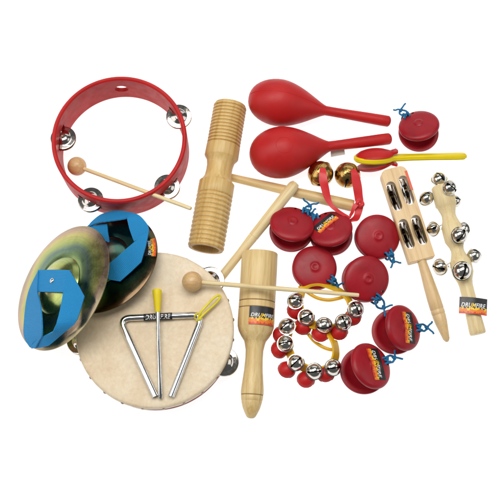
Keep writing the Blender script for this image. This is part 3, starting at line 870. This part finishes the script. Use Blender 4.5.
for lc in slots:
    o2 = rrect(-15.5, 15.5, -4.7, 4.7, (4.6,)*4)
    vs_ = [cut.verts.new((lc.x+x, lc.y+y, -12)) for x, y in o2]; f = cut.faces.new(vs_)
    g = bmesh.ops.extrude_face_region(cut, geom=[f]); bmesh.ops.translate(cut, verts=[v for v in g['geom'] if isinstance(v, bmesh.types.BMVert)], vec=(0, 0, 24))
bm = boolean(bm, cut)
link('board', bm, 'wood_tan', jp, sharp=30)
for k, lc in enumerate(slots):
    for s_, off in ((1, -2.0), (-1, 1.1)):
        o = link('jingle', jingle_bm(13.2, s_), 'jingle_brown' if s_ > 0 or k != 1 else 'chrome', jp)
        tl = (6 if k == 1 else 19)+random.uniform(-2, 2)-s_*1.5
        place(o, T(lc.x, lc.y-off*.9-(1.6 if k == 1 else 0), -.3) @ Matrix.Rotation(R(90+tl), 4, 'X'))
    place(link('pin', lathe(BM(), [(0, -5), (.6, -5), (.6, 5), (0, 5)], n=8), 'tack', jp), T(lc.x, lc.y, 0) @ Matrix.Rotation(R(90), 4, 'X'))
he = P(447.4, 342, 7); hv = mxp.inverted() @ he; Lh = hv.x-Lp
hm = frame_x(Vector((Lp-3, 0.3, 0)), hv); LL = (hv-Vector((Lp-3, .3, 0))).length
place(link('handle', lathe(BM(), [(0, 0), (4.6, 0), (4.5, 6), (5.0, 14), (6.0, 28), (6.6, 42), (6.7, 52), (6.4, 52.5), (6.4, 53.1), (6.7, 53.6), (6.6, 57), (6.3, 57.5), (6.3, 58.1), (6.5, 58.6), (5.9, 66), (4.6, 74), (3.2, LL-3), (1.6, LL-.6), (0, LL)], 'X', 36), 'wood_tan', jp, sharp=45), hm)
# narrow red print on the right edge of the board
bm = BM(); x0 = 6; box(bm, 17, wd-1.35, 5.6, 21, 2.6, .3); ep = link('edge_print', bm, 'tape_red', jp, smooth=False)

# ------------------------------------------------------------------ 12 bell stick
zs = 12
a_ = P(441.6, 186.5, zs+2); b_ = P(478.0, 334, zs-3); mxs = frame_x(a_, b_); L = (b_-a_).length; q = L/152
bs = thing('bell_stick', 'turned pale wooden stick with round silver bells hooked around its upper half', 'bell stick', mxs)
link('stick', lathe(BM(), [(x, y*q) for x, y in [(0, -.6), (9.2, -.6), (10.4, .8), (10.7, 8), (10.6, 20), (9.6, 21), (8.6, 24), (7.2, 28.5), (6.9, 31), (7.4, 34.5), (9.2, 40.0), (9.9, 41.5), (10.1, 49), (9.9, 57), (8.6, 60), (7.0, 63.5), (6.3, 67), (6.7, 70), (8.8, 76), (10.2, 78.5), (10.5, 85), (10.3, 91), (9.2, 94), (7.4, 98.5), (6.7, 103), (6.6, 110), (7.1, 130), (7.9, 148), (7.8, 151), (7.2, 152), (0, 152)]], 'X', 48), 'wood_light', bs, sharp=45)
inv = mxs.inverted()
bl = [(439.2, 179.5, 7.5, 12, (-.2, .6, 1), .5), (449.8, 187.6, 7.0, 27, (.3, -.3, 1), .8), (426.3, 198.5, 7.2, 10, (-.7, .2, 1), 2.1), (455, 201, 6.0, 8, (.7, .1, .8), 1.2),
      (433.2, 229, 6.8, 9, (-.6, -.2, .5), 1.5), (463.2, 229.0, 6.8, 10, (.6, .3, .8), .2), (459.3, 235.4, 7.8, 26, (.2, -.3, 1), 2.4), (440.3, 267, 7.6, 10, (-.7, -.3, .8), 1.0), (473.8, 255.8, 7.2, 11, (.8, .2, .7), .7), (462, 271, 8.8, 28, (.1, -.4, 1), 2.7)]
for x, y, r_, z, nn, spn in bl:
    cpt = P(x, y, z); lc = inv @ cpt; s = r_/7.6
    ln_ = (inv.to_3x3() @ Vector(nn)).normalized()
    fm = orient(lc, ln_, spn)
    inst('bell', ME_bell, bs, fm @ scl(s))
    ax = Vector((lc.x, 0, 0)); d = (ax-lc); dl = d.length; d.normalize()
    # wire eye between the bell and the wood
    s0 = lc+d*(r_-.3); e0 = ax-d*6.0 if dl > r_+6 else ax
    mid = s0.lerp(e0, .35)
    pts = [mid+(frame_n(Vector(), d.cross(Vector((1, 0, 0))).normalized()).to_3x3() @ Vector((2.1*math.cos(t), 2.1*math.sin(t), 0))) for t in [i*2*PI/16 for i in range(16)]]
    bm = tube(BM(), pts, .45, 7, closed=True); tube(bm, [s0.lerp(e0, .5), e0+(d*3)], .5, 7)
    link('wire_eye', bm, 'chrome', bs)
# flat label wrapped like a flag
lc0 = inv @ P(473.6, 305.8, zs+7.5); upw = (inv.to_3x3() @ Vector((0, 1, 0))); 
ux = (inv.to_3x3() @ (P(487, 306.9, zs+7.5)-P(460, 304.3, zs+7.5))).normalized(); uz = (inv.to_3x3() @ Vector((0, 0, 1))).normalized()
uz = (uz-ux*uz.dot(ux)).normalized(); uy = uz.cross(ux)
def mpf(u, v, l):
    uu = u-13.4
    return lc0+ux*uu+uy*(v-8.2)+uz*(l-.014*uu*uu)
sticker(bs, mpf, 26.8, 16.4)

# ------------------------------------------------------------------ 13 bell bracelets
def half_bell_parts(r_=7.7):
    cap = [(r_*1.03*math.sin(PI*i/24) if i else 0, -r_*1.03*math.cos(PI*i/24)) for i in range(0, 13)]
    cap[-1] = (r_*1.04, -.5)
    cap += [(r_*.9, -.5)]
    return lathe(BM(), cap, n=40)
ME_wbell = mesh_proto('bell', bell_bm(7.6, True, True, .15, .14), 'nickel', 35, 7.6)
ME_cap = mesh_proto('cap', half_bell_parts(7.7), 'bead_red', 50)
def bracelet(label, stations, lower, band_pts, strap_pts, zt_=19):
    cx_, cy_ = sum(s[0] for s in stations)/len(stations), sum(s[1] for s in stations)/len(stations)
    cen = P(cx_, cy_, 0)
    t = thing('bell_bracelet', label, 'wrist bells', T(*cen), 'yellow bracelets of silver bells with red caps')
    iv = Matrix.Translation(-cen); cc = cen
    for x, y, nn, spn in stations:
        c_ = iv @ P(x, y, zt_); inst('bell', ME_wbell, t, orient(c_, Vector(nn), spn) ); inst('cap', ME_cap, t, orient(c_, Vector(nn), spn))
    for x, y, nn in lower:
        c_ = iv @ P(x+(cx_-x)*.06, y+(cy_-y)*.06-.5, 9); nn = (nn[0]*.3, nn[1]*.3, nn[2]); inst('bell', ME_wbell, t, orient(c_, Vector(nn), 1) @ scl(1.06)); inst('cap', ME_cap, t, orient(c_, Vector(nn), 0) @ scl(1.06))
    ctr = [P(x, y, 8) for x, y in band_pts]
    A = [iv @ Vector((p.x, p.y, 7)) for p in ctr]; B = [iv @ Vector((p.x, p.y, 17)) for p in ctr]
    mid = sum(A, Vector())/len(A)
    B = [b_+(b_-mid).normalized()*-6.5 for b_ in B]
    link('band', ribbon(BM(), A, B, 2.0, 6, closed=True, across=3), 'band', t)
    pts = catmull([iv @ P(x, y, 4.5) for x, y in strap_pts], 6)
    link('strap', tube(BM(), pts, 1.7, 10), 'band', t)
    return t
bracelet('upper bell bracelet, its yellow band running under the long mallet stick',
    [(295.6, 301, (-.2, .1, 1), 2.9), (306.4, 317, (-.1, -.1, 1), .45), (324, 325.4, (0, -.5, .8), .1), (343.2, 322.4, (.15, -.3, 1), 1.9), (355.4, 309, (.1, -.1, 1), 2.0)],
    [(293.5, 311.5, (-.5, -.5, -1)), (301, 328.5, (-.4, -.7, -1)), (320, 336, (0, -.8, -1)), (340, 334, (.2, -.8, -1)), (354.5, 318.5, (.5, -.6, -1))],
    [(296, 306), (300, 317), (310, 327), (325, 332.5), (341, 329), (353, 318), (353, 303), (345, 292), (333, 285), (315, 281), (301, 287)],
    [(299, 286), (307, 292), (317, 297.8), (328, 300), (338, 298.5), (346, 296)])
bracelet('lower bell bracelet, beside the lowest castanet',
    [(287, 326.6, (-.2, .1, 1), .6), (285.6, 343.6, (-.1, 0, 1), .2), (296, 362.6, (-.1, -.1, 1), .75), (314.2, 371.4, (0, -.2, 1), .1), (333, 367.6, (.1, -.2, 1), .12)],
    [(279.5, 334.5, (-.8, -.3, -1)), (277.5, 350.0, (-.8, -.4, -1)), (285.5, 371.5, (-.5, -.8, -1)), (306, 382.0, (-.1, -.8, -1)), (327, 376.0, (.3, -.8, -1))],
    [(286, 331), (285, 348), (291, 362), (303, 371), (318, 375), (331, 370), (338, 359), (338, 346), (333, 335), (322, 326), (305, 322), (292, 323)],
    [(307, 332), (313, 340), (321, 346), (330, 349.5), (337, 349)])
